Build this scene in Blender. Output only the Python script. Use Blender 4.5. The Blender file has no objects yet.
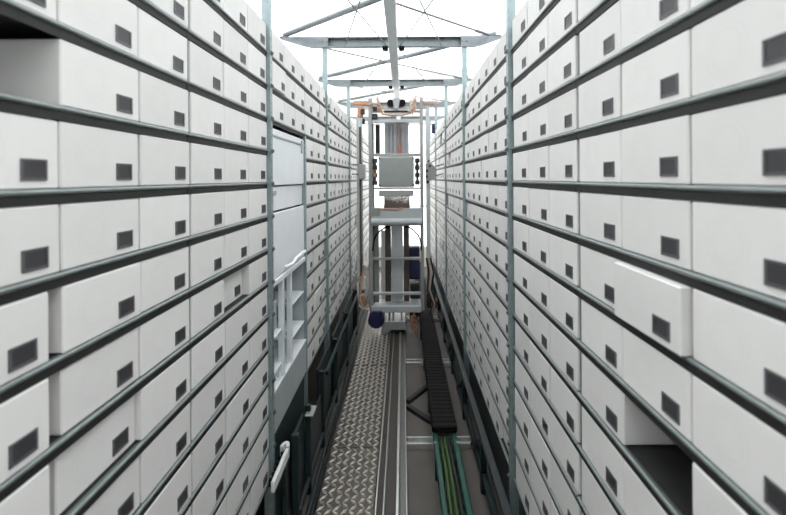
import bpy, math, random
from mathutils import Vector, Matrix
random.seed(11)
S = bpy.context.scene
COL = S.collection
E = 2.32                       # eye height above the floor
# ------------------------------------------------------------------ camera
cam_d = bpy.data.cameras.new('camera')
cam = bpy.data.objects.new('camera', cam_d); COL.objects.link(cam)
cam.location = (0, 0, E)
cam.rotation_euler = (math.radians(90), math.radians(0.38), 0)
cam_d.sensor_width = 36.0
cam_d.lens = 430.0 / 786.0 * 36.0
cam_d.shift_x = -10.0 / 786.0
cam_d.shift_y = -79.5 / 786.0
cam_d.clip_start = 0.02
cam_d.dof.use_dof = True
cam_d.dof.focus_distance = 2.7
cam_d.dof.aperture_fstop = 2.2
S.camera = cam
# ------------------------------------------------------------------ sky
W = bpy.data.worlds.new('overcast_sky'); S.world = W
W.use_nodes = True
bg = W.node_tree.nodes['Background']
bg.inputs['Color'].default_value = (1.0, 0.992, 0.975, 1)
bg.inputs['Strength'].default_value = 1.5
S.view_settings.view_transform = 'Standard'
S.view_settings.look = 'None'
S.view_settings.gamma = 1.0
S.view_settings.use_curve_mapping = False
S.view_settings.exposure = 1.34
S.cycles.use_denoising = True
S.cycles.max_bounces = 10
S.cycles.diffuse_bounces = 6
S.cycles.transparent_max_bounces = 12

# ------------------------------------------------------------------ materials
def mat(name, col, rough=0.6, metal=0.0, var=0.06, scale=14.0, bump=0.0, stretch=None, spec=0.5):
    m = bpy.data.materials.new(name); m.use_nodes = True
    nt = m.node_tree; b = nt.nodes['Principled BSDF']
    tc = nt.nodes.new('ShaderNodeTexCoord')
    n = nt.nodes.new('ShaderNodeTexNoise'); n.inputs['Scale'].default_value = scale; n.inputs['Detail'].default_value = 4
    if stretch:
        mp = nt.nodes.new('ShaderNodeMapping'); mp.inputs['Scale'].default_value = stretch
        nt.links.new(tc.outputs['Object'], mp.inputs['Vector']); nt.links.new(mp.outputs['Vector'], n.inputs['Vector'])
    else:
        nt.links.new(tc.outputs['Object'], n.inputs['Vector'])
    r = nt.nodes.new('ShaderNodeValToRGB')
    r.color_ramp.elements[0].position = 0.3; r.color_ramp.elements[1].position = 0.7
    r.color_ramp.elements[0].color = tuple(c * (1 - var) for c in col) + (1,)
    r.color_ramp.elements[1].color = tuple(min(1, c * (1 + var)) for c in col) + (1,)
    nt.links.new(n.outputs['Fac'], r.inputs['Fac'])
    nt.links.new(r.outputs['Color'], b.inputs['Base Color'])
    b.inputs['Roughness'].default_value = rough
    b.inputs['Metallic'].default_value = metal
    b.inputs['Specular IOR Level'].default_value = spec
    if bump:
        bp = nt.nodes.new('ShaderNodeBump'); bp.inputs['Strength'].default_value = bump; bp.inputs['Distance'].default_value = 0.01
        nt.links.new(n.outputs['Fac'], bp.inputs['Height']); nt.links.new(bp.outputs['Normal'], b.inputs['Normal'])
    return m

def carton_mat(ring):
    m = mat('white_carton_ring' if ring else 'white_carton', (0.69, 0.68, 0.662), 0.6, 0, 0.02, 9.0)
    nt = m.node_tree; b = nt.nodes['Principled BSDF']
    src = b.inputs['Base Color'].links[0].from_socket
    oi = nt.nodes.new('ShaderNodeObjectInfo')
    mr = nt.nodes.new('ShaderNodeMapRange'); mr.inputs['To Min'].default_value = 0.94; mr.inputs['To Max'].default_value = 1.03
    nt.links.new(oi.outputs['Random'], mr.inputs['Value'])
    hs = nt.nodes.new('ShaderNodeHueSaturation')
    nt.links.new(mr.outputs['Result'], hs.inputs['Value']); nt.links.new(src, hs.inputs['Color'])
    out = hs.outputs['Color']
    if ring:                                            # a faint printed double ring on the front
        tc = nt.nodes.new('ShaderNodeTexCoord')
        mp = nt.nodes.new('ShaderNodeMapping')
        mp.inputs['Location'].default_value = (0.045, 0, -0.078); mp.inputs['Scale'].default_value = (1, 0, 1)
        nt.links.new(tc.outputs['Object'], mp.inputs['Vector'])
        ln = nt.nodes.new('ShaderNodeVectorMath'); ln.operation = 'LENGTH'
        nt.links.new(mp.outputs['Vector'], ln.inputs[0])
        rp = nt.nodes.new('ShaderNodeValToRGB'); rp.color_ramp.interpolation = 'EASE'
        e = rp.color_ramp.elements
        e[0].position = 0.0; e[0].color = (0.985,) * 3 + (1,)
        e[1].position = 1.0; e[1].color = (1, 1, 1, 1)
        for p, v in ((0.36, 0.985), (0.40, 0.93), (0.45, 0.985), (0.52, 0.985), (0.56, 0.945), (0.60, 1.0)):
            k = e.new(p); k.color = (v, v, v, 1)
        sc = nt.nodes.new('ShaderNodeMath'); sc.operation = 'MULTIPLY'; sc.inputs[1].default_value = 10.0
        nt.links.new(ln.outputs['Value'], sc.inputs[0]); nt.links.new(sc.outputs[0], rp.inputs['Fac'])
        mx = nt.nodes.new('ShaderNodeMix'); mx.data_type = 'RGBA'; mx.blend_type = 'MULTIPLY'
        mx.inputs['Factor'].default_value = 0.55
        nt.links.new(out, mx.inputs[6]); nt.links.new(rp.outputs['Color'], mx.inputs[7])
        out = mx.outputs[2]
    nt.links.new(out, b.inputs['Base Color'])
    return m

def glass_mat(name, tint, gloss):
    m = bpy.data.materials.new(name); m.use_nodes = True
    nt = m.node_tree; nt.nodes.clear()
    o = nt.nodes.new('ShaderNodeOutputMaterial'); t = nt.nodes.new('ShaderNodeBsdfTransparent')
    g = nt.nodes.new('ShaderNodeBsdfGlossy'); x = nt.nodes.new('ShaderNodeMixShader')
    t.inputs['Color'].default_value = tint + (1,); g.inputs['Roughness'].default_value = 0.15
    x.inputs['Fac'].default_value = gloss
    nt.links.new(t.outputs[0], x.inputs[1]); nt.links.new(g.outputs[0], x.inputs[2]); nt.links.new(x.outputs[0], o.inputs['Surface'])
    return m

def perforated_mat():
    m = mat('galvanised_post', (0.27, 0.335, 0.34), 0.42, 0.5, 0.10, 30.0)
    nt = m.node_tree; b = nt.nodes['Principled BSDF']
    src = b.inputs['Base Color'].links[0].from_socket
    tc = nt.nodes.new('ShaderNodeTexCoord'); sx = nt.nodes.new('ShaderNodeSeparateXYZ')
    nt.links.new(tc.outputs['Object'], sx.inputs[0])
    def math_(op, a, v):
        q = nt.nodes.new('ShaderNodeMath'); q.operation = op
        nt.links.new(a, q.inputs[0])
        if isinstance(v, (int, float)): q.inputs[1].default_value = v
        else: nt.links.new(v, q.inputs[1])
        return q.outputs[0]
    fz = math_('FRACT', math_('MULTIPLY', sx.outputs['Z'], 1 / 0.0484), 0)
    a = math_('LESS_THAN', fz, 0.22)
    ay = math_('ABSOLUTE', sx.outputs['Y'], 0)
    c = math_('LESS_THAN', ay, 0.004)
    mk = math_('MULTIPLY', a, c)
    mx = nt.nodes.new('ShaderNodeMix'); mx.data_type = 'RGBA'
    nt.links.new(mk, mx.inputs['Factor']); nt.links.new(src, mx.inputs[6]); mx.inputs[7].default_value = (0.03, 0.03, 0.03, 1)
    nt.links.new(mx.outputs[2], b.inputs['Base Color'])
    return m

M = {
 'carton': carton_mat(True), 'carton_far': carton_mat(False),
 'holder': mat('grey_label_frame', (0.08, 0.08, 0.084), 0.45, 0, 0.05, 60),
 'card': mat('dark_label_card', (0.034, 0.032, 0.036), 0.5, 0, 0.12, 90),
 'strip': mat('label_strip', (0.24, 0.24, 0.25), 0.4, 0, 0.05, 60),
 'post': perforated_mat(),
 'deck': mat('shelf_sheet_steel', (0.012, 0.012, 0.0115), 0.65, 0.1, 0.12, 12),  # near-black, also carries the shade of the strip under the nose
 'lip': mat('galvanised_lip', (0.21, 0.24, 0.235), 0.40, 0.5, 0.10, 25, stretch=(4, 1, 4)),
 'steel': mat('galvanised_beam', (0.20, 0.225, 0.235), 0.42, 0.4, 0.10, 18),
 'rod': mat('dark_steel_rod', (0.16, 0.17, 0.175), 0.45, 0.6, 0.1, 30),
 'black': mat('black_plastic', (0.006, 0.0055, 0.0055), 0.7, 0, 0.2, 30, spec=0.15),
 'whiterail': mat('painted_rail', (0.62, 0.65, 0.66), 0.4, 0.1, 0.04, 16),
 'crane': mat('crane_grey_paint', (0.29, 0.30, 0.29), 0.45, 0.05, 0.05, 10),
 'crane_light': mat('crane_pale_paint', (0.44, 0.465, 0.47), 0.4, 0.05, 0.04, 10),
 'crane_green': mat('crane_greenish_paint', (0.25, 0.27, 0.26), 0.45, 0.05, 0.05, 10),
 'crane_dark': mat('crane_brown_dark', (0.075, 0.06, 0.052), 0.55, 0.1, 0.15, 14),
 'blue': mat('motor_blue', (0.010, 0.011, 0.055), 0.4, 0, 0.1, 20),
 'orange': mat('orange_cable', (0.40, 0.15, 0.07), 0.5, 0, 0.1, 40),
 'copper': mat('copper_tone', (0.42, 0.22, 0.13), 0.5, 0.2, 0.2, 40),
 'pink': mat('faded_pink_hose', (0.52, 0.36, 0.30), 0.55, 0, 0.12, 40),
 'brush': mat('brush_bristle', (0.10, 0.075, 0.06), 0.8, 0, 0.5, 70),
 'curtain': mat('curtain_grey', (0.36, 0.37, 0.39), 0.55, 0.1, 0.08, 20),
 'tread': mat('tread_plate_steel', (0.11, 0.098, 0.085), 0.40, 0.6, 0.16, 22, 0.08),
 'bump': mat('tread_bump_steel', (0.74, 0.69, 0.62), 0.28, 0.75, 0.08, 40),
 'railhead': mat('polished_rail_steel', (0.66, 0.66, 0.64), 0.28, 0.9, 0.08, 30, stretch=(8, 0.6, 8)),
 'railbase': mat('rail_base_steel', (0.060, 0.050, 0.043), 0.5, 0.4, 0.2, 18, stretch=(6, 1, 6)),
 'railside': mat('rail_side_steel', (0.17, 0.165, 0.155), 0.45, 0.6, 0.15, 22, stretch=(6, 1, 6)),
 'tie': mat('silver_tie', (0.48, 0.49, 0.47), 0.4, 0.7, 0.1, 22),
 'floor': mat('concrete_floor', (0.105, 0.093, 0.082), 0.75, 0, 0.14, 3.5, 0.05),
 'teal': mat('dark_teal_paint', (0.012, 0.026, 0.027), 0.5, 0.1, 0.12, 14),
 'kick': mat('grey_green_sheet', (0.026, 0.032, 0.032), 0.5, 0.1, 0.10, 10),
 'green': mat('green_tray_paint', (0.004, 0.060, 0.042), 0.4, 0.1, 0.12, 20),
 'greencable': mat('olive_green_cable', (0.03, 0.075, 0.014), 0.5, 0, 0.15, 40),
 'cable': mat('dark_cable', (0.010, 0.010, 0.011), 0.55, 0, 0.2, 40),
 'station': mat('station_white_paint', (0.74, 0.77, 0.78), 0.35, 0.05, 0.03, 6),
 'station_grey': mat('station_grey_paint', (0.40, 0.44, 0.445), 0.4, 0.1, 0.04, 8),
 'pale_cream': mat('cream_enamel', (0.50, 0.46, 0.38), 0.5, 0, 0.06, 20),
 'offwhite': mat('off_white_plastic', (0.68, 0.69, 0.67), 0.5, 0, 0.08, 30),
 'wall': mat('cream_wall_paint', (0.80, 0.76, 0.69), 0.75, 0, 0.03, 3),
 'hallwall': mat('white_wall_paint', (0.75, 0.75, 0.74), 0.8, 0, 0.03, 3),
 'frame': mat('window_frame_white', (0.72, 0.71, 0.68), 0.5, 0, 0.03, 10),
 'glass': glass_mat('window_glass', (0.97, 0.98, 0.98), 0.05),
 'roofglass': glass_mat('roof_glass', (0.96, 0.98, 1.0), 0.03),
}

# ------------------------------------------------------------------ mesh builder
class MB:
    def __init__(s): s.v = []; s.f = []; s.m = []; s.s = []
    def add(s, vs, fs, mi=0, smooth=False):
        o = len(s.v); s.v += [tuple(v) for v in vs]
        for f in fs: s.f.append([o + i for i in f]); s.m.append(mi); s.s.append(smooth)
        return s
    def box(s, x0, x1, y0, y1, z0, z1, mi=0):
        return s.add([(x, y, z) for z in (z0, z1) for y in (y0, y1) for x in (x0, x1)],
              [(0, 2, 3, 1), (4, 5, 7, 6), (0, 1, 5, 4), (2, 6, 7, 3), (0, 4, 6, 2), (1, 3, 7, 5)], mi)
    def bev(s, x0, x1, y0, y1, z0, z1, b=0.005, mi=0):   # box with chamfered edges
        c = [(x0, x1), (y0, y1), (z0, z1)]; vs = []; ix = {}
        for sx in (0, 1):
            for sy in (0, 1):
                for sz in (0, 1):
                    sg = (sx, sy, sz)
                    for ax in range(3):
                        p = []
                        for k in range(3):
                            w = c[k][sg[k]]
                            p.append(w if k == ax else w + (b if sg[k] == 0 else -b))
                        ix[(sg, ax)] = len(vs); vs.append(p)
        fs = []
        for ax in range(3):
            u, v = (ax + 1) % 3, (ax + 2) % 3
            for sd in (0, 1):
                q = []
                for (a, d) in ((0, 0), (1, 0), (1, 1), (0, 1)):
                    sg = [0, 0, 0]; sg[ax] = sd; sg[u] = a; sg[v] = d; q.append(ix[(tuple(sg), ax)])
                fs.append(q if sd else q[::-1])
        for ax in range(3):                              # edge chamfers along ax
            u, v = (ax + 1) % 3, (ax + 2) % 3
            for a in (0, 1):
                for d in (0, 1):
                    g0 = [0, 0, 0]; g1 = [0, 0, 0]; g1[ax] = 1; g0[u] = g1[u] = a; g0[v] = g1[v] = d
                    q = [ix[(tuple(g0), u)], ix[(tuple(g1), u)], ix[(tuple(g1), v)], ix[(tuple(g0), v)]]
                    fs.append(q if (a + d) % 2 else q[::-1])
        for sx in (0, 1):
            for sy in (0, 1):
                for sz in (0, 1):
                    sg = (sx, sy, sz); t = [ix[(sg, 0)], ix[(sg, 1)], ix[(sg, 2)]]
                    fs.append(t if (sx + sy + sz) % 2 else t[::-1])
        return s.add(vs, fs, mi)
    def tube(s, p, q, r, n=8, mi=0, r2=None):
        p, q = Vector(p), Vector(q); d = (q - p).normalized()
        a = d.orthogonal().normalized(); b = d.cross(a); r2 = r if r2 is None else r2
        vs = []
        for (c, rr) in ((p, r), (q, r2)):
            for i in range(n):
                t = 2 * math.pi * i / n; vs.append(c + (a * math.cos(t) + b * math.sin(t)) * rr)
        s.add(vs, [(i, (i + 1) % n, n + (i + 1) % n, n + i) for i in range(n)], mi, True)
        s.add(vs[:n], [tuple(range(n))[::-1]], mi); s.add(vs[n:], [tuple(range(n))], mi)
        return s
    def path(s, pts, r, n=8, mi=0):                     # a bent tube
        pts = [Vector(p) for p in pts]; vs = []; ref = None
        for i, p in enumerate(pts):
            d = (pts[min(i + 1, len(pts) - 1)] - pts[max(i - 1, 0)]).normalized()
            if ref is None: ref = d.orthogonal()
            a = (ref - d * ref.dot(d)).normalized(); ref = a; b = d.cross(a)
            for k in range(n):
                t = 2 * math.pi * k / n; vs.append(p + (a * math.cos(t) + b * math.sin(t)) * r)
        fs = [(i * n + k, i * n + (k + 1) % n, (i + 1) * n + (k + 1) % n, (i + 1) * n + k) for i in range(len(pts) - 1) for k in range(n)]
        s.add(vs, fs, mi, True)
        s.add(vs[:n], [tuple(range(n))[::-1]], mi); s.add(vs[-n:], [tuple(range(n))], mi)
        return s
    def prism(s, prof, axis, a0, a1, mi=0, smooth=False):   # profile in the other two axes, extruded along axis
        n = len(prof)
        def pt(u, v, w): return {'x': (w, u, v), 'y': (u, w, v), 'z': (u, v, w)}[axis]
        vs = [pt(u, v, a0) for u, v in prof] + [pt(u, v, a1) for u, v in prof]
        s.add(vs, [(i, (i + 1) % n, n + (i + 1) % n, n + i) for i in range(n)], mi, smooth)
        s.add(vs[:n], [tuple(range(n))[::-1]], mi); s.add(vs[n:], [tuple(range(n))], mi)
        return s
    def bar(s, p, q, w, h, mi=0):                       # rectangular bar between two points
        p, q = Vector(p), Vector(q); d = (q - p).normalized()
        up = Vector((0, 0, 1)) if abs(d.z) < 0.95 else Vector((0, 1, 0))
        a = d.cross(up).normalized() * w / 2; b = a.cross(d).normalized() * h / 2
        vs = [c + i * a + j * b for c in (p, q) for (i, j) in ((-1, -1), (1, -1), (1, 1), (-1, 1))]
        return s.add(vs, [(0, 1, 2, 3), (4, 7, 6, 5), (0, 4, 5, 1), (1, 5, 6, 2), (2, 6, 7, 3), (3, 7, 4, 0)], mi)
    def mesh(s, name, mats):
        me = bpy.data.meshes.new(name); me.from_pydata(s.v, [], s.f)
        for m in (mats if isinstance(mats, (list, tuple)) else [mats]): me.materials.append(M[m])
        me.polygons.foreach_set('material_index', s.m); me.polygons.foreach_set('use_smooth', s.s)
        me.update(); 
        import bmesh
        bm = bmesh.new(); bm.from_mesh(me); bmesh.ops.recalc_face_normals(bm, faces=bm.faces); bm.to_mesh(me); bm.free()
        return me
    def build(s, name, mats, parent=None): return link(name, s.mesh(name, mats), parent)

def link(name, data, parent=None, loc=None, rot=None):
    o = bpy.data.objects.new(name, data); COL.objects.link(o)
    if parent: o.parent = parent
    if loc: o.location = loc
    if rot: o.rotation_euler = rot
    return o
def tag(o, label, cat, group=None):
    o['label'] = label; o['category'] = cat
    if group: o['group'] = group
    return o
def thing(name, label, cat, loc=(0, 0, 0), group=None):
    o = link(name, None, None, loc); return tag(o, label, cat, group)
def rel(o): return Vector(o.location)
def local(mb, root):                                    # world-built mesh moved into its thing's frame
    l = Vector(root.location); mb.v = [(v[0] - l.x, v[1] - l.y, v[2] - l.z) for v in mb.v]; return mb
def part(mb, name, mats, root): return local(mb, root).build(name, mats, root)
def struct(o): o['kind'] = 'structure'; return o

# ------------------------------------------------------------------ dimensions
XL, XR = -0.791, 0.635          # faces of the two racks
BACKL, BACKR = -1.252, 1.08
PH = 0.1935                     # shelf pitch
def zk(k): return E - 0.02 + PH * k
P0, PB, NB = 0.635, 1.915, 5      # first post, bay length, bays
POST = [P0 + PB * i for i in range(NB + 1)]
AX = -0.09                      # crane axis
TOP = E + 1.46
ROOF = E + 2.7
YEND = 11.2

# ------------------------------------------------------------------ setting
struct(MB().box(-4, 4, -6, YEND + 3, -0.1, 0).build('floor', 'floor'))
struct(MB().box(-4.15, -4, -6, YEND, 0, ROOF).build('wall_left', 'hallwall'))
struct(MB().box(4, 4.15, -6, YEND, 0, ROOF).build('wall_right', 'hallwall'))
struct(MB().box(-4.15, 4.15, -1.65, -1.5, 0, ROOF).build('light_block_back', 'hallwall'))  # unseen wall added behind the camera to cut light low in the aisle
we = MB()                                               # end wall with a window band and a tall opening
wz = [(0.0, 0.5), (E + 1.42, E + 2.05)]
for a, b in wz: we.box(-4.15, 4.15, YEND, YEND + 0.15, a, b)
we.box(-4.15, -1.6, YEND, YEND + 0.15, 0.5, E + 1.42)
we.box(1.5, 4.15, YEND, YEND + 0.15, 0.5, E + 1.42)
struct(we.build('wall_end', 'wall'))
def window(name, x0, x1, z0, z1, nx, nz):
    f = MB(); t = 0.035
    f.box(x0, x1, YEND + 0.02, YEND + 0.09, z0, z0 + t); f.box(x0, x1, YEND + 0.02, YEND + 0.09, z1 - t, z1)
    f.box(x0, x0 + t, YEND + 0.02, YEND + 0.09, z0 + t, z1 - t); f.box(x1 - t, x1, YEND + 0.02, YEND + 0.09, z0 + t, z1 - t)
    for i in range(1, nx):
        x = x0 + (x1 - x0) * i / nx; f.box(x - t / 2, x + t / 2, YEND + 0.03, YEND + 0.08, z0 + t, z1 - t)
    for j in range(1, nz):
        z = z0 + (z1 - z0) * j / nz; f.box(x0 + t, x1 - t, YEND + 0.035, YEND + 0.075, z - t / 2, z + t / 2)
    w = struct(f.build(name, 'frame'))
    for i in range(nx):
        for j in range(nz):
            a, b = x0 + (x1 - x0) * i / nx, x0 + (x1 - x0) * (i + 1) / nx
            c, d = z0 + (z1 - z0) * j / nz, z0 + (z1 - z0) * (j + 1) / nz
            MB().box(a + 0.01, b - 0.01, YEND + 0.052, YEND + 0.058, c + 0.01, d - 0.01).build('pane', 'glass', w)
window('window_1', -1.6, 1.5, 0.5, E + 1.42, 4, 3)
window('window_2', -4.0, 4.0, E + 2.05, ROOF, 5, 1)
ce = MB()                                               # edge of the glazed roof
ce.box(-4.15, 4.15, YEND, YEND + 0.15, ROOF, ROOF + 0.12); ce.box(-4.15, -4.0, -6, YEND, ROOF, ROOF + 0.12); ce.box(4.0, 4.15, -6, YEND, ROOF, ROOF + 0.12)
ceil = struct(ce.build('ceiling', 'frame'))
for i in range(4):
    for j in range(6):
        x0 = -4 + 2 * i; y0 = -6 + (YEND + 6) / 6 * j
        MB().box(x0 + 0.002, x0 + 1.998, y0 + 0.002, y0 + (YEND + 6) / 6 - 0.002, ROOF + 0.05, ROOF + 0.062).build('pane', 'roofglass', ceil)

# ------------------------------------------------------------------ racks
ORD = ['zeroth', 'first', 'second', 'third', 'fourth', 'fifth', 'sixth', 'seventh', 'eighth', 'ninth', 'tenth', 'eleventh', 'twelfth', 'thirteenth', 'fourteenth']
KTOP = 4
def levels(side, bay, half):
    lo = -9 if (side > 0 or bay == 0) else -8
    if side < 0 and bay == 1 and half == 0: return [4, 3, 2]          # the transfer station takes the rest
    return list(range(KTOP, lo - 1, -1))
HALF = [(0.022, 0.955), (0.960, 1.893)]
shelf_me, lip_me = {}, {}
for side in (-1, 1):
    L = HALF[0][1] - HALF[0][0]
    # shelf-local frame: x out of the rack is toward the aisle (-side), y along the aisle, z up, origin = lip top at the start of the half bay
    d = MB(); s = -side
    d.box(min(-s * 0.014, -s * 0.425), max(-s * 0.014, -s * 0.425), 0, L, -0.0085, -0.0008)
    d.box(min(-s * 0.007, -s * 0.011), max(-s * 0.007, -s * 0.011), 0, L, -0.0345, -0.010)   # dark strip added below the nose for the gap's shade
    for yy in (0.10, L / 2, L - 0.10):                                # stiffening channels below the sheet
        d.box(min(-s * 0.03, -s * 0.42), max(-s * 0.03, -s * 0.42), yy - 0.02, yy + 0.02, -0.0165, -0.0085)
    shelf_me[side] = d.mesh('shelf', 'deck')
    pr = []                                                           # rolled nose
    for i in range(9):
        t = math.pi / 2 - math.pi * i / 8
        pr.append((s * (math.cos(t) * 0.0062 - 0.0062), -0.0062 + math.sin(t) * 0.0062))
    pr += [(-s * 0.016, -0.0124), (-s * 0.016, -0.0)]
    lip_me[side] = MB().prism(pr, 'y', 0, L, 0, True).mesh('lip', 'lip')

def rack(side):
    X = XL if side < 0 else XR; BK = BACKL if side < 0 else BACKR
    nm = 'left' if side < 0 else 'right'
    r = thing('storage_rack', f'tall galvanised steel shelving rack along the {nm} side of the aisle', 'rack', (X, P0, 0))
    s = -side
    # uprights: open C profile
    w, dp, t = 0.020, 0.05, 0.003
    def up(front):
        a = s * 0.014 if front else -s * (abs(BK - X) - 0.05)
        p = [(a, -w), (a, w), (a - s * dp, w), (a - s * dp, w - t), (a - s * t, w - t), (a - s * t, -w + t), (a - s * dp, -w + t), (a - s * dp, -w)]
        return MB().prism(p, 'z', 0, TOP - 0.1).mesh('upright', 'post')
    fm, bm_ = up(True), up(False)
    cl = MB(); cl.bev(min(s * 0.001, s * 0.009), max(s * 0.001, s * 0.009), -0.014, 0.014, -0.022, 0.004, 0.003)
    cl.tube((s * 0.009, 0, -0.009), (s * 0.014, 0, -0.009), 0.007, 6)
    clm = cl.mesh('shelf_clip', 'rod')
    hk = MB(); 
    for sg in (-1, 1): hk.box(min(-s * 0.002, -s * 0.03), max(-s * 0.002, -s * 0.03), sg * 0.020 - 0.003, sg * 0.020 + 0.003, -0.030, -0.002)
    for i, y in enumerate(POST):
        u = link('upright', fm, r, (0, y - P0, 0)); link('back_upright', bm_, r, (0, y - P0, 0))
        for k in range(KTOP, -10, -1):
            if side < 0 and k == -9 and i > 1: continue
            link('shelf_clip', clm, u, (s * 0.014, 0, zk(k)))
        if i:
            pass
    # thin mid-bay strips between the two half shelves
    zlo = zk(-9) - 0.02
    mid = MB().box(min(-s * 0.012, -s * 0.022), max(-s * 0.012, -s * 0.022), -0.0028, 0.0028, zlo, zk(KTOP) + 0.15).mesh('divider_strip', 'lip')
    for b in range(NB):
        if side < 0 and b == 1:
            p = [(0, -0.018), (0, 0.018), (-s * 0.05, 0.018), (-s * 0.05, -0.018)]
            MB().prism(p, 'z', 0, zk(2) - 0.02).build('upright', 'post', r).location = (0, POST[b] + 0.953 - P0, 0)
            continue
        link('divider_strip', mid, r, (0, POST[b] + ((0.977 if side < 0 else 0.944) if b == 0 else 0.965) - P0, 0))
    for b in range(NB):
        for h in (0, 1):
            for k in levels(side, b, h):
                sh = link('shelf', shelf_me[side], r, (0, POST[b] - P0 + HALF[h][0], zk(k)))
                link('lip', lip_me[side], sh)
    # sheet added behind the rack to stop light leaking through, one per bay
    for b in range(NB):
        xx = BK - X
        MB().box(min(xx, xx + side * 0.004), max(xx, xx + side * 0.004), POST[b] - P0 + 0.02, POST[b + 1] - P0 - 0.02, 0.02, zk(KTOP) + 0.05).build('light_stop_sheet', 'deck', r)
    return r
rack_l, rack_r = rack(-1), rack(1)

# ------------------------------------------------------------------ boxes
BW, BH, BD = 0.2965, 0.157, 0.40
def box_mesh(mt):
    m = MB(); m.bev(-BW / 2, BW / 2, 0, BD, 0, BH, 0.0035)
    return m.mesh('storage_box', mt)
box_me = box_mesh('carton')
LX0, LX1, LZ0, LZ1 = 0.046, 0.113, 0.019, 0.066
hm = MB(); t = 0.0065
hm.box(LX0, LX1, -0.003, 0, LZ0, LZ0 + t); hm.box(LX0, LX1, -0.003, 0, LZ1 - t * 0.7, LZ1)
hm.box(LX0, LX0 + t, -0.003, 0, LZ0 + t, LZ1 - t * 0.7); hm.box(LX1 - t, LX1, -0.003, 0, LZ0 + t, LZ1 - t * 0.7)
holder_me = hm.mesh('label_holder', 'holder')
card_me = MB().box(LX0 + t, LX1 - t, -0.0016, 0, LZ0 + t, LZ1 - t * 0.7).mesh('label_card', 'card')

def col_y(side, bay, half, i):
    y = POST[bay] + (0.045 if half == 0 else 0.976) + 0.303 * (i + 0.5)
    if bay == 0: y += (0.018 if half == 0 else 0.006) if side < 0 else -0.021
    return y
MISSING = {(-1, 0, 0, 0, 1), (1, 0, 0, 1, -4)}
SPECIAL = {(-1, 0, 1, 1, -3): (0.042, 0, 0.0), (1, 0, 0, 1, -2): (-0.017, 0.0, 0.010)}
for k in (-3, -4, -5, -6, -7): SPECIAL[(-1, 0, 0, 1, k)] = (0.026 if k in (-4, -6) else 0.012, 0.003, 0.0)
for k in (-2, -3, -4, -5, -6, -7): SPECIAL[(-1, 0, 0, 0, k)] = (0.005, -0.032, 0.0)
cands = []
rb = random.Random(5)
for side in (-1, 1):
    X = XL if side < 0 else XR
    for b in range(NB):
        for h in (0, 1):
            for k in levels(side, b, h):
                for i in range(3):
                    key = (side, b, h, i, k)
                    jd = rb.uniform(0.004, 0.009); jy = rb.uniform(-0.002, 0.002); jr = rb.uniform(-0.004, 0.004)
                    if rb.random() < 0.04 and b: jd = rb.uniform(0.016, 0.03)
                    if rb.random() < 0.04 and b: jd = -rb.uniform(0.0, 0.008)
                    if key in MISSING: continue
                    if key in SPECIAL: jd, jy, jr = SPECIAL[key]
                    y = col_y(side, b, h, i) + jy; x = X + side * jd; z = zk(k) + 0.0006
                    # visible share of the front in the picture
                    def pj(yy, zz): return 403 + X * 430 / max(yy, 0.05), 178 + (E - zz) * 430 / max(yy, 0.05)
                    xa, _ = pj(y - BW / 2, z); xb, _ = pj(y + BW / 2, z)
                    yt, yb = pj(y, z + BH)[1], pj(y, z)[1]
                    vw = max(0, min(max(xa, xb), 786) - max(min(xa, xb), 0)); vh = max(0, min(yb, 515) - max(yt, 0))
                    tops = [pj(yy, zz)[1] for yy in (y - BW / 2, y + BW / 2) for zz in (z, z + BH)]
                    if vw <= 0 or max(tops) < 0 or min(tops) > 515: continue
                    # past the crane's carriage and base little shows
                    cands.append((vw * max(vh, 2), key, (x, y, z), (0, 0, -side * math.pi / 2 + side * jr)))
cands.sort(key=lambda c: -c[0])
single, rest = cands[:300], cands[300:]
for a, (side, b, h, i, k), loc, rot in single:
    nm = 'left' if side < 0 else 'right'
    n = h * 3 + i + 1
    row = ORD[KTOP - k + 1]
    if b == 0: where = f'{ORD[7 - n]} box before the nearest upright'
    elif b == 1: where = f'{ORD[n]} box past the nearest upright'
    else: where = f'{ORD[n]} box past the {ORD[b]} upright'
    o = link('storage_box', box_me, None, loc, rot)
    what = 'white storage box'
    if (side, b, h, i, k) == (1, 0, 0, 1, -2): what = 'skewed white box'
    if (side, b, h, i, k) == (-1, 0, 1, 1, -3): what = 'pushed-in white box'
    tag(o, f'{what} on {nm} rack, {row} shelf from top, {where}', 'box', 'white storage boxes on the racks')
    hd = link('label_holder', holder_me, o); link('label_card', card_me, hd)
far = MB()
for a, key, loc, rot in rest:
    mt = Matrix.Translation(loc) @ Matrix.Rotation(rot[2], 4, 'Z')
    def T(mbx, mi):
        far.add([mt @ Vector(v) for v in mbx.v], mbx.f, mi)
    T(MB().bev(-BW / 2, BW / 2, 0, BD, 0, BH, 0.0035), 0)
    T(MB().box(LX0, LX1, -0.003, 0, LZ0, LZ1), 1)
    T(MB().box(LX0 + 0.008, LX1 - 0.008, -0.004, -0.003, LZ0 + 0.009, LZ1 - 0.006), 2)
fo = far.build('distant_storage_boxes', ['carton_far', 'holder', 'card'])
fo['kind'] = 'stuff'; tag(fo, 'rows of small distant white boxes filling the far shelves', 'boxes')

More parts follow.
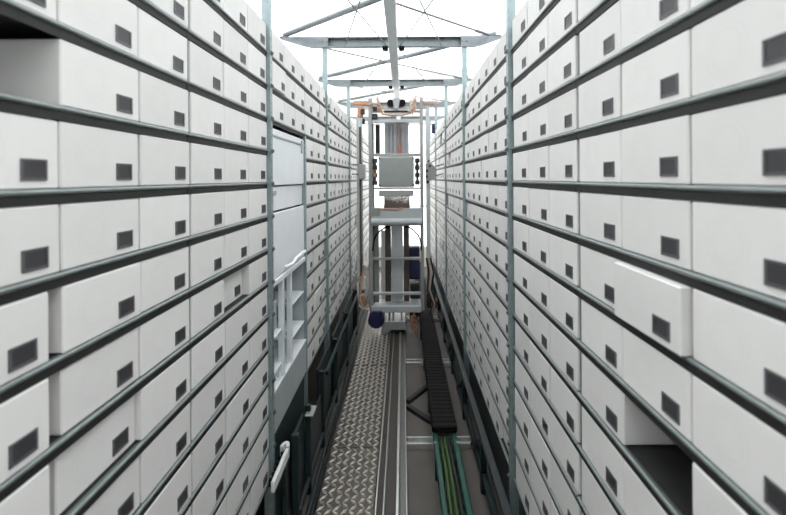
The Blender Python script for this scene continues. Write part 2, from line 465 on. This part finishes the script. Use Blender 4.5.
# ------------------------------------------------------------------ overhead steel
HB = TOP - 0.05
XLE, XRE = -1.24, 1.03
for n, i in enumerate((1, 2, 3, 4, 5)):
    y = POST[i]
    lab = ['galvanised cross beam spanning the aisle above the nearest uprights', 'large galvanised cross beam over the second pair of uprights',
           'galvanised cross beam over the third pair of uprights, above the crane', 'small cross beam behind the crane over the fourth uprights',
           'farthest small cross beam near the end wall'][n]
    r = thing('cross_beam', lab, 'beam', (AX, y, TOP - 0.1), 'cross beams over the aisle')
    z0, z1 = TOP - 0.1, TOP
    c = MB()                                            # channel open toward the camera
    c.box(XLE + 0.28, XRE - 0.26, y + 0.030, y + 0.035, z0, z1)
    c.box(XLE + 0.28, XRE - 0.26, y - 0.03, y + 0.030, z1 - 0.006, z1); c.box(XLE + 0.28, XRE - 0.26, y - 0.03, y + 0.030, z0, z0 + 0.006)
    part(c, 'channel', 'steel', r)
    for (xa, xb) in ((XLE, XL + 0.03), (XRE, XR - 0.03)):
        g = MB(); g.prism([(xa, z1), (xb, z1), (xb, z0 - 0.01), (xa + (xb - xa) * 0.55, z0 - 0.01), (xa, z1 - 0.03)], 'y', y - 0.040, y - 0.032)
        part(g, 'gusset_plate', 'steel', r)
    for xx in (XL + 0.02, XL - 0.03, XR - 0.02, XR + 0.03):
        part(MB().tube((xx, y - 0.040, z0 + 0.05), (xx, y - 0.048, z0 + 0.05), 0.009, 6), 'bolt', 'rod', r)
    for sx in (-1, 1):                                  # black rail clamps below the beam
        h = MB(); h.bev(AX + sx * 0.085 - 0.03, AX + sx * 0.085 + 0.03, y - 0.05, y + 0.03, z0 - 0.035, z0, 0.006)
        part(h, 'rail_clamp', 'black', r)
gr = thing('guide_rail', 'pale overhead guide rail running down the aisle under the cross beams', 'rail', (AX, 0.4, TOP - 0.2))
z1 = TOP - 0.1
part(MB().box(AX - 0.045, AX + 0.045, 0.4, 10.6, z1 - 0.012, z1).box(AX - 0.006, AX + 0.006, 0.4, 10.6, z1 - 0.09, z1 - 0.012), 'web', 'whiterail', gr)
part(MB().bev(AX - 0.042, AX + 0.042, 0.4, 10.6, z1 - 0.105, z1 - 0.09, 0.003), 'running_flange', 'whiterail', gr)
def brace_pair(ya, yb, name):
    r = thing('diagonal_brace', f'thick tubular roof brace crossing {name}', 'brace', (XRE - 0.06, ya, TOP), 'diagonal roof braces')
    part(MB().tube((XLE + 0.02, yb, TOP + 0.031), (XRE - 0.06, ya, TOP + 0.031), 0.027, 10), 'tube', 'steel', r)
    for (x, y) in ((XLE + 0.02, yb), (XRE - 0.06, ya)):
        part(MB().box(x - 0.05, x + 0.05, y - 0.05, y + 0.05, TOP, TOP + 0.005), 'end_plate', 'steel', r)
    r = thing('tie_rod', f'thin dark tie rod crossing {name}', 'rod', (XLE + 0.02, ya, TOP), 'thin roof tie rods')
    part(MB().tube((XRE - 0.14, yb - 0.09, TOP - 0.012), (XLE + 0.09, ya + 0.06, TOP - 0.012), 0.010, 8), 'rod', 'rod', r)
    part(MB().tube((XRE - 0.16, yb - 0.107, TOP - 0.012), (XRE - 0.30, yb - 0.228, TOP - 0.012), 0.016, 8), 'turnbuckle', 'rod', r)
brace_pair(POST[1], POST[2], 'the roof bay nearest the camera')
brace_pair(POST[2], POST[3], 'the roof bay just before the crane')
brace_pair(POST[3], POST[4], 'the roof bay above the crane')
for i in (1, 2, 3):
    bay = ['', 'at the nearest beam', 'at the second beam', 'at the third beam'][i]
    for sx, sd in ((-1, 'left'), (1, 'right')):
        o = MB().tube((AX + sx * 0.07, POST[i + 0] + 0.05, TOP - 0.115), (AX + sx * 0.50, POST[i] + 1.85, TOP - 0.118), 0.006, 6)
        o = part(o, 'stay_rod', 'rod', thing('stay_wire', f'thin stay wire on the {sd} behind the guide rail {bay}', 'wire', (AX + sx * 0.07, POST[i], TOP - 0.12), 'stay wires beside the guide rail'))
        if i == 2:
            part(MB().tube((AX + sx * 0.07, POST[i] - 0.05, TOP - 0.10), (AX + sx * 0.48, POST[i] - 1.6, TOP - 0.02), 0.006, 6), 'stay_rod', 'rod',
                 thing('stay_wire', f'thin stay wire on the {sd} before the second cross beam, near the guide rail', 'wire', (AX + sx * 0.07, POST[i], TOP - 0.1), 'stay wires beside the guide rail'))

# ------------------------------------------------------------------ crane
CY = 6.2
cr = thing('stacker_crane', 'grey stacker crane with ladder-like mast standing in the aisle', 'crane', (AX, CY, 0.12))
def cp(mb, name, m, parent=None):
    o = part(mb, name, m, cr)
    if parent: o.parent = parent          # both share the crane's frame because the part sits at its origin
    return o
# masts
for xa, xb in ((-0.495, -0.440), (0.248, 0.296)):
    cp(MB().bev(xa, xb, CY, CY + 0.09, 0.40, E + 1.16, 0.006), 'mast_post', 'crane')
cp(MB().bev(-0.445, -0.425, CY + 0.10, CY + 0.16, 0.40, E + 0.8, 0.003), 'inner_guide', 'crane_dark')
cp(MB().bev(-0.635, -0.605, CY + 0.05, CY + 0.11, 0.55, E + 0.75, 0.003), 'side_profile', 'crane_dark')
for z, hh, mt in ((E + 0.825, 0.045, 'crane_light'), (E + 0.335, 0.045, 'crane'), (E - 0.148, 0.025, 'crane'), (E - 1.167, 0.036, 'crane'), (E - 1.67, 0.036, 'crane_light')):
    cp(MB().bev(-0.440, 0.248, CY + 0.005, CY + 0.06, z - hh / 2, z + hh / 2, 0.005), 'crossbar', mt)
cp(MB().box(-0.275, 0.085, CY + 0.345, CY + 0.352, E + 0.30, E + 0.86), 'curtain_backing', 'curtain')
# curtain of vertical slats behind the upper window
for i in range(6):
    x = -0.265 + 0.0605 * i
    cp(MB().bev(x, x + 0.056, CY + 0.30 + 0.01 * (i % 2), CY + 0.33 + 0.01 * (i % 2), E + 0.32, E + 0.86, 0.006), 'curtain_slat', 'curtain')
cp(MB().tube((-0.05, CY + 0.27, E + 0.36), (-0.05, CY + 0.27, E + 0.52), 0.030, 10, 0, 0.012).tube((-0.05, CY + 0.27, E + 0.52), (-0.05, CY + 0.27, E + 0.82), 0.008, 8), 'warning_lamp', 'orange')
# carriage: front panel with side mechanisms
pan = cp(MB().bev(-0.345, 0.158, CY - 0.10, CY - 0.03, E - 0.13, E + 0.305, 0.012), 'front_panel', 'crane')
cp(MB().bev(-0.325, 0.138, CY - 0.104, CY - 0.099, E - 0.11, E + 0.285, 0.002), 'cover_sheet', 'crane_green', pan)
for sx in (-0.335, 0.148):
    for dz in (0.28, -0.10):
        cp(MB().tube((sx, CY - 0.10, E + dz), (sx, CY - 0.112, E + dz), 0.014, 8), 'bolt', 'black', pan)
for xx in (-0.40, 0.205):
    mc = MB()
    for j in range(4): mc.bev(xx - 0.035, xx + 0.035, CY - 0.06, CY + 0.0, E - 0.10 + 0.105 * j, E - 0.03 + 0.105 * j, 0.01)
    for j in range(3): mc.tube((xx, CY - 0.075, E - 0.012 + 0.105 * j), (xx, CY - 0.04, E - 0.012 + 0.105 * j), 0.022, 10)
    cp(mc, 'roller_block', 'cable')
cp(MB().bev(-0.425, -0.385, CY - 0.075, CY - 0.06, E + 0.02, E + 0.12, 0.004), 'red_relay', 'copper')
cp(MB().bev(-0.345, 0.150, CY - 0.09, CY + 0.02, E - 0.26, E - 0.175, 0.008), 'lower_bar', 'crane')
cp(MB().bev(-0.640, -0.540, CY - 0.06, CY + 0.12, E - 0.015, E + 0.20, 0.008), 'side_box', 'crane')
rp = cp(MB().prism([(0.325, E + 0.20), (0.40, E + 0.22), (0.47, E + 0.14), (0.47, E - 0.02), (0.36, E - 0.05), (0.325, E - 0.02)], 'y', CY - 0.02, CY + 0.05), 'side_plate', 'crane')
for (x, z, q) in ((0.345, E + 0.10, 0.018), (0.385, E + 0.17, 0.016), (0.345, E + 0.02, 0.014), (0.35, E - 0.06, 0.022), (0.37, E + 0.24, 0.014)):
    cp(MB().tube((x, CY - 0.02, z), (x, CY - 0.045, z), q, 10), 'guide_wheel', 'black', rp)
for z in (E + 0.195, E + 0.06): 
    cp(MB().bar((-0.64, CY + 0.02, z), (-0.735, CY + 0.02, z), 0.02, 0.014), 'fork_finger', 'black'); cp(MB().bar((0.47, CY + 0.02, z - 0.03), (0.585, CY + 0.02, z), 0.02, 0.014), 'fork_finger', 'black')
# brush strip
br = MB()
for i in range(22):
    x = -0.272 + 0.0168 * i
    br.add([(x, CY - 0.05, E - 0.26), (x + 0.014, CY - 0.05, E - 0.26), (x + 0.016, CY - 0.06, E - 0.43), (x - 0.002, CY - 0.06, E - 0.43),
            (x, CY - 0.02, E - 0.26), (x + 0.014, CY - 0.02, E - 0.26), (x + 0.016, CY - 0.02, E - 0.43), (x - 0.002, CY - 0.02, E - 0.43)],
           [(0, 1, 2, 3), (5, 4, 7, 6), (0, 3, 7, 4), (1, 5, 6, 2)])
cp(br, 'brush_strip', 'brush')
cp(MB().path([(-0.43, CY - 0.06, E - 0.43), (-0.30, CY - 0.07, E - 0.44), (-0.1, CY - 0.075, E - 0.45), (0.0, CY - 0.07, E - 0.43)], 0.013, 8), 'copper_hose', 'copper')
# roller casing
cs = MB().prism([(CY - 0.07, E - 0.43), (CY + 0.06, E - 0.43), (CY + 0.06, E - 0.64), (CY - 0.07, E - 0.58)], 'x', -0.45, 0.275)
cas = cp(cs, 'roller_casing', 'crane_light')
cp(MB().tube((-0.455, CY - 0.045, E - 0.625), (0.265, CY - 0.045, E - 0.625), 0.058, 20), 'roller', 'crane_light', cas)
cp(MB().bev(-0.44, -0.33, CY - 0.085, CY - 0.07, E - 0.53, E - 0.42, 0.006), 'casing_block', 'crane_green', cas)
# black arch under the casing
arc = MB(); pts = [(-0.445, CY + 0.0, E - 1.05)]
for i in range(13):
    t = math.pi - math.pi * i / 12
    pts.append((AX + math.cos(t) * 0.345, CY + 0.0, E - 0.97 + math.sin(t) * 0.30))
pts.append((0.255, CY, E - 1.05))
cp(arc.path(pts, 0.012, 8), 'cable_arch', 'black')
# columns
cp(MB().bev(-0.178, -0.008, CY + 0.10, CY + 0.28, 0.50, E - 0.66, 0.008), 'centre_column', 'crane_light')
cp(MB().bev(-0.27, -0.185, CY + 0.14, CY + 0.26, 0.50, E - 0.66, 0.006), 'dark_column', 'crane_dark')
cp(MB().bev(0.0, 0.085, CY + 0.14, CY + 0.26, 0.50, E - 0.66, 0.006), 'dark_column', 'crane_dark')
cp(MB().bev(-0.44, -0.36, CY + 0.10, CY + 0.16, 0.50, E - 0.70, 0.006), 'side_panel', 'crane_green')
cp(MB().bev(-0.345, -0.28, CY + 0.40, CY + 0.42, 0.45, E - 0.80, 0.004), 'white_board', 'offwhite')
# base
cp(MB().bev(-0.47, 0.25, CY - 0.04, CY + 0.35, E - 1.93, E - 1.835, 0.008), 'base_plate', 'crane_light')
bb = MB().prism([(-0.265, E - 2.06), (0.02, E - 2.06), (0.045, E - 2.20), (-0.29, E - 2.20)], 'y', CY - 0.05, CY + 0.5)
bs = cp(bb, 'wheel_block', 'crane')
cp(MB().prism([(-0.29, E - 2.13), (-0.23, E - 2.10), (-0.23, E - 2.25), (-0.33, E - 2.25)], 'y', CY - 0.03, CY + 0.45), 'block_skirt', 'crane_green', bs)
cp(MB().bev(-0.20, 0.02, CY - 0.055, CY - 0.045, E - 2.215, E - 2.17, 0.002), 'sweeper', 'black', bs)
for x in (-0.21, -0.155, -0.035): cp(MB().box(x - 0.012, x + 0.012, CY + 0.0, CY + 0.2, E - 2.06, E - 1.93), 'support_strut', 'crane')
mo = cp(MB().tube((-0.395, CY - 0.10, E - 2.02), (-0.395, CY + 0.25, E - 2.02), 0.115, 18), 'drive_motor', 'blue')
cp(MB().tube((-0.395, CY - 0.13, E - 2.02), (-0.395, CY - 0.10, E - 2.02), 0.095, 18), 'motor_cap', 'blue', mo)
cp(MB().bev(-0.45, -0.31, CY - 0.08, CY + 0.2, E - 1.935, E - 1.90, 0.006), 'terminal_box', 'blue', mo)
cp(MB().bev(0.03, 0.25, CY + 0.36, CY + 0.56, E - 1.55, E - 1.05, 0.02), 'blue_cabinet', 'blue')
cp(MB().bev(0.10, 0.24, CY + 0.30, CY + 0.50, E - 1.83, E - 1.60, 0.015), 'gearbox', 'cable')
cp(MB().bev(0.085, 0.205, CY + 0.05, CY + 0.3, E - 2.06, E - 1.93, 0.01), 'controller', 'cable')
def coil(pts, r, name, m): cp(MB().path(pts, r, 8), name, m)
# orange and copper wiring
for j in range(4):
    pts = [(0.13 + 0.02 * math.sin(j), CY - 0.02 + 0.03 * j, E - 1.96)]
    for q in range(9):
        t = q / 8 * math.pi * 2.2 + j
        pts.append((0.15 + 0.045 * math.cos(t), CY - 0.04 + 0.03 * j, E - 2.02 - 0.028 * q + 0.02 * math.sin(t)))
    coil(pts, 0.010, 'wire_loop', ['orange', 'copper', 'pink', 'copper'][j])
# head of the mast with rollers and wiring
hz = E + 0.95
cp(MB().bev(-0.27, 0.08, CY + 0.02, CY + 0.30, hz, hz + 0.05, 0.006), 'head_plate', 'crane_light')
for sx in (-1, 1):
    cp(MB().tube((AX + sx * 0.085, CY + 0.02, hz + 0.14), (AX + sx * 0.085, CY + 0.14, hz + 0.14), 0.05, 14).bev(AX + sx * 0.085 - 0.045, AX + sx * 0.085 + 0.045, CY + 0.14, CY + 0.2, hz + 0.05, hz + 0.2, 0.004), 'head_roller', 'black')
cp(MB().prism([(AX - 0.055, hz + 0.2), (AX + 0.055, hz + 0.2), (AX + 0.03, hz + 0.05), (AX - 0.03, hz + 0.05)], 'y', CY - 0.02, CY + 0.10), 'head_wedge', 'curtain')
cp(MB().bev(-0.455, 0.26, CY + 0.02, CY + 0.07, hz + 0.0, hz + 0.03, 0.004), 'head_beam', 'crane')
for sx, xx in ((-1, -0.30), (1, 0.12)):
    for j in range(4):
        rr = random.Random(j * 7 + sx); pts = []
        for q in range(8):
            pts.append((xx + sx * 0.01 * q + rr.uniform(-0.03, 0.03), CY - 0.03 - 0.01 * j, hz - 0.03 + 0.035 * q + rr.uniform(-0.02, 0.02)))
        coil(pts, 0.008, 'head_wire', ['orange', 'pink', 'copper', 'pink'][j])
coil([(-0.30, CY - 0.03, hz - 0.03), (-0.15, CY - 0.04, hz - 0.055), (0.0, CY - 0.04, hz - 0.05), (0.12, CY - 0.03, hz - 0.02)], 0.012, 'head_wire', 'copper')
coil([(-0.5, CY - 0.03, hz + 0.10), (-0.40, CY - 0.04, hz + 0.12), (-0.33, CY - 0.04, hz + 0.09), (-0.28, CY - 0.03, hz - 0.01)], 0.012, 'head_wire', 'copper')
hb = MB().bev(-0.44, -0.36, CY - 0.02, CY + 0.05, hz - 0.10, hz - 0.02, 0.006); cp(hb, 'head_switch', 'cable'); hb = MB().bev(-0.43, -0.37, CY - 0.01, CY + 0.05, hz + 0.02, hz + 0.08, 0.006)
cp(hb, 'head_switch', 'cable')
cp(MB().bev(0.33, 0.37, CY + 0.02, CY + 0.06, E + 0.62, E + 0.76, 0.006), 'sensor', 'blue'); cp(MB().bev(0.42, 0.47, CY + 0.02, CY + 0.06, E + 0.64, E + 0.78, 0.006), 'sensor', 'blue')
cp(MB().bev(0.33, 0.39, CY + 0.0, CY + 0.02, E - 1.6, E + 1.05, 0.003), 'right_guide', 'crane_light')
cp(MB().bev(-0.70, -0.655, CY + 0.3, CY + 0.33, E - 1.4, E + 0.95, 0.003), 'left_guide', 'offwhite')
cp(MB().bev(-0.60, 0.40, CY + 0.10, CY + 0.14, hz + 0.06, hz + 0.10, 0.004), 'head_crosspiece', 'pale_cream')
cp(MB().bev(-0.72, -0.50, CY + 0.12, CY + 0.2, hz + 0.13, hz + 0.19, 0.006).bev(-0.66, -0.58, CY + 0.08, CY + 0.16, hz - 0.06, hz + 0.10, 0.01), 'drive_bracket', 'copper')
cp(MB().bev(-0.61, -0.55, CY + 0.04, CY + 0.10, hz - 0.02, hz + 0.06, 0.008), 'limit_switch', 'cable'); cp(MB().bev(-0.59, -0.55, CY + 0.04, CY + 0.10, hz - 0.16, hz - 0.08, 0.008), 'limit_switch', 'cable')
cp(MB().bev(-0.435, -0.33, CY + 0.08, CY + 0.12, hz + 0.03, hz + 0.16, 0.006), 'junction_box', 'pale_cream')
cp(MB().bev(0.10, 0.20, CY + 0.08, CY + 0.12, hz + 0.03, hz + 0.19, 0.006), 'junction_box', 'pale_cream')
cp(MB().bev(-0.41, -0.34, CY + 0.22, CY + 0.26, E + 0.32, E + 0.80, 0.004), 'rear_post', 'cable')
spi = []
for q in range(40): spi.append((0.30 + 0.0055 * q, CY - 0.02 + 0.025 * math.cos(q * 1.1), hz + 0.13 + 0.03 * math.sin(q * 1.1)))
coil(spi, 0.007, 'coiled_hose', 'pink')
cp(MB().bev(0.335, 0.46, CY + 0.06, CY + 0.2, E - 1.90, E - 1.68, 0.02).tube((0.40, CY + 0.02, E - 1.76), (0.40, CY + 0.06, E - 1.76), 0.05, 12), 'side_motor', 'cable')
cp(MB().bev(0.40, 0.47, CY - 0.02, CY + 0.04, E - 1.86, E - 1.74, 0.012), 'plug_box', 'pink')
cp(MB().bev(-0.66, -0.56, CY - 0.06, CY + 0.04, E - 1.82, E - 1.66, 0.02), 'plug_box', 'copper')
cp(MB().bev(-0.64, -0.55, CY + 0.0, CY + 0.1, E - 1.62, E - 1.42, 0.02), 'cable_pouch', 'offwhite')
for j in range(3):                                        # looped hoses low on both sides
    coil([(-0.55 - 0.03 * j, CY - 0.02, E - 1.25 - 0.1 * j), (-0.60 - 0.03 * j, CY - 0.06, E - 1.5), (-0.63, CY - 0.08, E - 1.72 - 0.05 * j), (-0.57, CY - 0.08, E - 1.86), (-0.50, CY - 0.06, E - 1.80 - 0.03 * j)], 0.013, 'hose', ['pink', 'copper', 'offwhite'][j])
    coil([(0.33 + 0.03 * j, CY - 0.02, E - 1.15), (0.36 + 0.035 * j, CY - 0.05, E - 1.35), (0.34 + 0.03 * j, CY - 0.06, E - 1.6), (0.42 + 0.02 * j, CY - 0.08, E - 1.80), (0.38, CY - 0.07, E - 1.95)], 0.013, 'hose', ['cable', 'pink', 'cable'][j])

# ------------------------------------------------------------------ floor rail, walkway, ties
fr = thing('floor_rail', 'steel crane rail with two polished ribs running along the floor', 'rail', (AX, 0.5, 0))
part(MB().box(-0.205, 0.012, 0.5, 10.6, 0.0, 0.035), 'base', 'railbase', fr)
for xa, xb in ((-0.152, -0.138), (-0.066, -0.040)): part(MB().bev(xa, xb, 0.5, 10.6, 0.035, 0.115, 0.005), 'rib', 'railhead', fr)
part(MB().box(-0.138, -0.066, 0.5, 10.6, 0.035, 0.085), 'groove', 'railbase', fr)
part(MB().box(-0.040, 0.004, 0.5, 10.6, 0.035, 0.07), 'side_shelf', 'railside', fr)
for xa, xb in ((-0.209, -0.196), (0.004, 0.016)): part(MB().bev(xa, xb, 0.5, 10.6, 0.0, 0.06, 0.003), 'edge_strip', 'railhead', fr)
wk = thing('walkway', 'metal tread plate walkway with raised lozenges beside the rail', 'walkway', (-0.41, 0.5, 0))
ys = [0.5, 2.2, 3.62, 5.2, 6.8, 8.4, 10.4]
bl = MB()
for a, b in zip(ys, ys[1:]):
    part(MB().bev(-0.610, -0.215, a + 0.006, b - 0.006, 0.03, 0.058, 0.003), 'plate', 'tread', wk)
for c in range(7):
    j = 0
    y = 2.4
    while y < 10.3:
        x = -0.580 + 0.0555 * c
        sg = 1 if (c + j) % 2 else -1
        if min(abs(y + (0.02 if c % 2 else 0) - q) for q in ys) < 0.014: y += 0.050; j += 1; continue
        dx, dy = 0.026, sg * 0.026
        L = Vector((dx, dy, 0)); N = Vector((-dy, dx, 0)).normalized() * 0.0125
        p = Vector((x, y + (0.02 if c % 2 else 0), 0.058))
        u = Vector((0, 0, 0.0075))
        bl.add([p - L, p + N, p + L, p - N, p - L * 0.45 + u, p + N * 0.45 + u, p + L * 0.45 + u, p - N * 0.45 + u],
               [(0, 1, 5, 4), (1, 2, 6, 5), (2, 3, 7, 6), (3, 0, 4, 7), (4, 5, 6, 7)])
        y += 0.050; j += 1
bo = part(bl, 'tread_lozenges', 'bump', wk); bo['kind'] = 'stuff'
for n, y in enumerate((2.1, 3.73, 5.35, 7.0, 8.6)):
    o = thing('floor_tie', ['silver floor tie under the cable tray, closest to the camera', 'silver floor tie crossing beside the green tray rails', 'silver floor tie crossing beside the black cable chain',
              'silver floor tie on the right of the crane base', 'silver floor tie behind the crane'][n], 'tie', (0.12, y, 0), 'floor ties along the rail')
    part(MB().box(0.017, 0.60, y - 0.06, y + 0.06, 0.0, 0.012), 'flange', 'tie', o)
    for dy in (-0.05, 0.042): part(MB().bev(0.017, 0.60, y + dy - 0.008, y + dy + 0.008, 0.012, 0.05, 0.002), 'web', 'tie', o)
    part(MB().tube((0.06, y, 0.012), (0.06, y, 0.022), 0.009, 6), 'bolt', 'rod', o)
for n, (a, b) in enumerate((((0.03, 4.33, 0.02), (0.30, 4.00, 0.02)), ((0.03, 4.42, 0.02), (0.30, 4.80, 0.02)))):
    tag(MB().bar(a, b, 0.05, 0.036).build('floor_strut', 'cable'), ['dark diagonal strut lying on the concrete, nearer end to the right', 'dark diagonal strut lying on the concrete, farther end to the right'][n], 'strut', 'diagonal floor struts')

# ------------------------------------------------------------------ cable tray with the black chain
tr = thing('cable_tray', 'green steel cable tray on legs right of the floor rail', 'tray', (0.31, 1.2, 0))
for xa, xb in ((0.225, 0.262), (0.372, 0.412)):
    part(MB().bev(xa, xb, 1.2, 10.2, 0.225, 0.285, 0.006), 'side_rail', 'green', tr)
for i in range(10):
    y = 1.4 + 0.95 * i
    part(MB().box(0.262, 0.372, y - 0.02, y + 0.02, 0.225, 0.235), 'cross_bar', 'teal', tr)
    for x in (0.243, 0.392): part(MB().box(x - 0.012, x + 0.012, y - 0.012, y + 0.012, 0.0, 0.225), 'leg', 'teal', tr)
    for x in (0.232, 0.402) if y < 3.4 else (): part(MB().tube((x, y, 0.285), (x, y, 0.293), 0.008, 6), 'bolt', 'tie', tr)
ch = MB(); y = 3.42
while y < 10.1:
    ch.bev(0.218, 0.418, y, y + 0.062, 0.287, 0.345, 0.010); y += 0.066
chain = ch.build('cable_chain', 'black')
tag(chain, 'long black energy chain lying along the green cable tray', 'cable chain')
for n, (x, zz, mt, lb) in enumerate(((0.286, 0.252, 'greencable', 'olive green cable in the tray, on the side of the floor rail'), (0.317, 0.262, 'greencable', 'olive green cable in the middle of the cable tray'),
                              (0.350, 0.250, 'cable', 'black cable in the tray, on the side of the right rack'))):
    pts = [(x + 0.004 * math.sin(q * 0.9 + n), 1.2 + 0.22 * q, zz + 0.004 * math.sin(q * 1.7)) for q in range(11)]
    tag(MB().path(pts, 0.013, 8).build('power_cable', mt), lb, 'cable', 'cables in the tray')

# ------------------------------------------------------------------ under the racks
ur = thing('base_frame', 'dark teal base frame under the right rack', 'frame', (0.62, 2.0, 0))
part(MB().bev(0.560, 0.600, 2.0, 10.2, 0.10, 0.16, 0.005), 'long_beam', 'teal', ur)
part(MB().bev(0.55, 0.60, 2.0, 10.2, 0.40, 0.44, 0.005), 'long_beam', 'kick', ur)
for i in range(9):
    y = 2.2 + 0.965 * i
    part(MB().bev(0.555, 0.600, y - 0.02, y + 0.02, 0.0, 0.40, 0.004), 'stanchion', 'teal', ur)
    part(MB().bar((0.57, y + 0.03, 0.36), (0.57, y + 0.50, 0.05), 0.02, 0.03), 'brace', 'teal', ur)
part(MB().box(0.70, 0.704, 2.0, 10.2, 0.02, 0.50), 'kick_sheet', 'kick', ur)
ul = thing('base_frame', 'dark grey-green base frame and sheets under the left rack', 'frame', (-0.72, 2.4, 0))
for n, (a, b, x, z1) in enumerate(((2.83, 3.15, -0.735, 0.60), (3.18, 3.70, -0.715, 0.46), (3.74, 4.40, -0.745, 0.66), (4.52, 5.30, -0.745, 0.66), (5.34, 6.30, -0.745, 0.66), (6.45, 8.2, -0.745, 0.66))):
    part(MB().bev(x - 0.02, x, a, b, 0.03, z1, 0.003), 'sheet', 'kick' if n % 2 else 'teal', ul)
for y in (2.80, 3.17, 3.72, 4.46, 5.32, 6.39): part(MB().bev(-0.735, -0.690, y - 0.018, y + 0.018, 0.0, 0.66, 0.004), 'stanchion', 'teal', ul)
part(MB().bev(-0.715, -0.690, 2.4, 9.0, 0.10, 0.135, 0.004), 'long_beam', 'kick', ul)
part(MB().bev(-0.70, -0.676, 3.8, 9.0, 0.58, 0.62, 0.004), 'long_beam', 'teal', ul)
part(MB().bev(-0.72, -0.66, 3.10, 3.24, 0.60, 0.612, 0.002), 'foot_plate', 'tie', ul)
for n, (x, z) in enumerate(((-0.640, 0.03), (-0.660, 0.055), (-0.672, 0.025))):
    pts = [(x + 0.006 * math.sin(q * 0.8 + n), 2.3 + 0.3 * q, z + 0.006 * math.sin(q * 1.3 + n)) for q in range(26)]
    tag(MB().path(pts, 0.013, 8).build('floor_cable', ['cable', 'teal', 'kick'][n]), ['black cable lying right beside the tread plate walkway', 'dark teal conduit on top of the cables beside the walkway', 'grey conduit on the floor beside the left base frame'][n], 'cable', 'cables beside the walkway')
# off-white toothed channel by the nearest left upright
gu = thing('guide_channel', 'off-white plastic channel with rounded end and black teeth below the left rack', 'channel', (-0.75, 2.4, 0.60))
part(MB().bev(-0.738, -0.716, 2.36, 2.66, 0.595, 0.655, 0.004), 'channel_body', 'offwhite', gu)
lp = []
for i in range(11):
    t = math.pi * i / 10; lp.append((-0.744 + 0.028 * math.cos(t), 2.66 + 0.055 * math.sin(t)))
for i in range(11):
    t = math.pi - math.pi * i / 10; lp.append((-0.744 + 0.010 * math.cos(t), 2.66 + 0.025 * math.sin(t)))
part(MB().prism(lp, 'z', 0.595, 0.665), 'rounded_end', 'offwhite', gu)
for i in range(6):
    y = 2.385 + 0.046 * i
    part(MB().prism([(-0.738, y), (-0.738, y + 0.034), (-0.760, y + 0.017)], 'z', 0.60, 0.648), 'tooth', 'black', gu)
part(MB().box(-0.742, -0.718, 2.60, 2.64, 0.0, 0.595), 'stand', 'teal', gu)

# ------------------------------------------------------------------ white transfer station in the left rack
y0, y1 = POST[1] + 0.03, POST[1] + 0.930
st = thing('transfer_station', 'white metal transfer station built into the left rack past the nearest upright', 'station', (XL, y0, 0.3))
X0 = XL
part(MB().bev(X0 - 0.03, X0 - 0.012, y0, y1, E - 0.042, E + 0.315, 0.004), 'upper_panel', 'station', st)
part(MB().box(X0 - 0.012, X0 - 0.004, y0, y1, E + 0.265, E + 0.275), 'panel_seam_strip', 'station_grey', st)
part(MB().bev(X0 - 0.045, X0 - 0.027, y0, y1, E - 0.205, E - 0.05, 0.004), 'middle_panel', 'station', st)
part(MB().bev(X0 - 0.03, X0 - 0.012, y0, y1, E - 0.625, E - 0.215, 0.004), 'lower_panel', 'station', st)
part(MB().bev(X0 - 0.014, X0 + 0.0, y1 - 0.09, y1 - 0.075, E + 0.20, E + 0.30, 0.003), 'latch', 'station_grey', st)
part(MB().bev(X0 - 0.028, X0 - 0.015, y0 + 0.04, y0 + 0.16, E - 0.10, E - 0.075, 0.003), 'grip', 'curtain', st)
part(MB().path([(X0 - 0.012, y0 + 0.33, E - 0.60), (X0 + 0.03, y0 + 0.36, E - 0.585), (X0 + 0.035, y0 + 0.45, E - 0.56), (X0 + 0.035, y0 + 0.65, E - 0.555), (X0 + 0.03, y0 + 0.74, E - 0.56), (X0 - 0.012, y0 + 0.77, E - 0.58)], 0.013, 10), 'handle', 'station', st)
part(MB().bev(X0 - 0.05, X0 + 0.0, y0, y1, E - 0.665, E - 0.63, 0.004), 'top_rail', 'station', st)
part(MB().bev(X0 - 0.33, X0 - 0.315, y0, y1, E - 1.56, E - 0.63, 0.003), 'back_panel', 'station', st)
part(MB().bev(X0 - 0.05, X0 - 0.0, y0, y1, E - 1.56, E - 1.30, 0.006), 'lower_band', 'station_grey', st)
part(MB().bev(X0 - 0.33, X0 + 0.002, y0, y1, E - 1.31, E - 1.295, 0.003), 'bottom_shelf', 'station', st)
for yy in (y0 + 0.26, y0 + 0.46): part(MB().bev(X0 - 0.035, X0 - 0.002, yy - 0.020, yy + 0.020, E - 1.30, E - 0.66, 0.003), 'mullion', 'station', st)
part(MB().bev(X0 - 0.34, X0 - 0.02, y1 - 0.012, y1, E - 1.30, E - 0.66, 0.002), 'side_sheet', 'station_grey', st)
part(MB().bev(X0 - 0.31, X0 - 0.04, y0 + 0.01, y0 + 0.24, E - 0.98, E - 0.79, 0.01), 'drawer_block', 'station_grey', st)
for (ya, yb, z) in ((y0 + 0.01, y0 + 0.24, E - 0.98), (y0 + 0.50, y0 + 0.88, E - 0.90), (y0 + 0.50, y0 + 0.88, E - 1.14), (y0 + 0.01, y0 + 0.24, E - 1.20)):
    b = part(MB().bev(X0 - 0.30, X0 - 0.01, ya, yb, z - 0.012, z, 0.003), 'bracket_shelf', 'station', st)
    part(MB().tube((X0 - 0.06, ya + 0.06, z), (X0 - 0.06, ya + 0.06, z + 0.022), 0.014, 8), 'stop_pin', 'curtain', st)
part(MB().bev(X0 - 0.06, X0 - 0.02, y0, y1, 0.0, E - 1.565, 0.004), 'plinth', 'teal', st)
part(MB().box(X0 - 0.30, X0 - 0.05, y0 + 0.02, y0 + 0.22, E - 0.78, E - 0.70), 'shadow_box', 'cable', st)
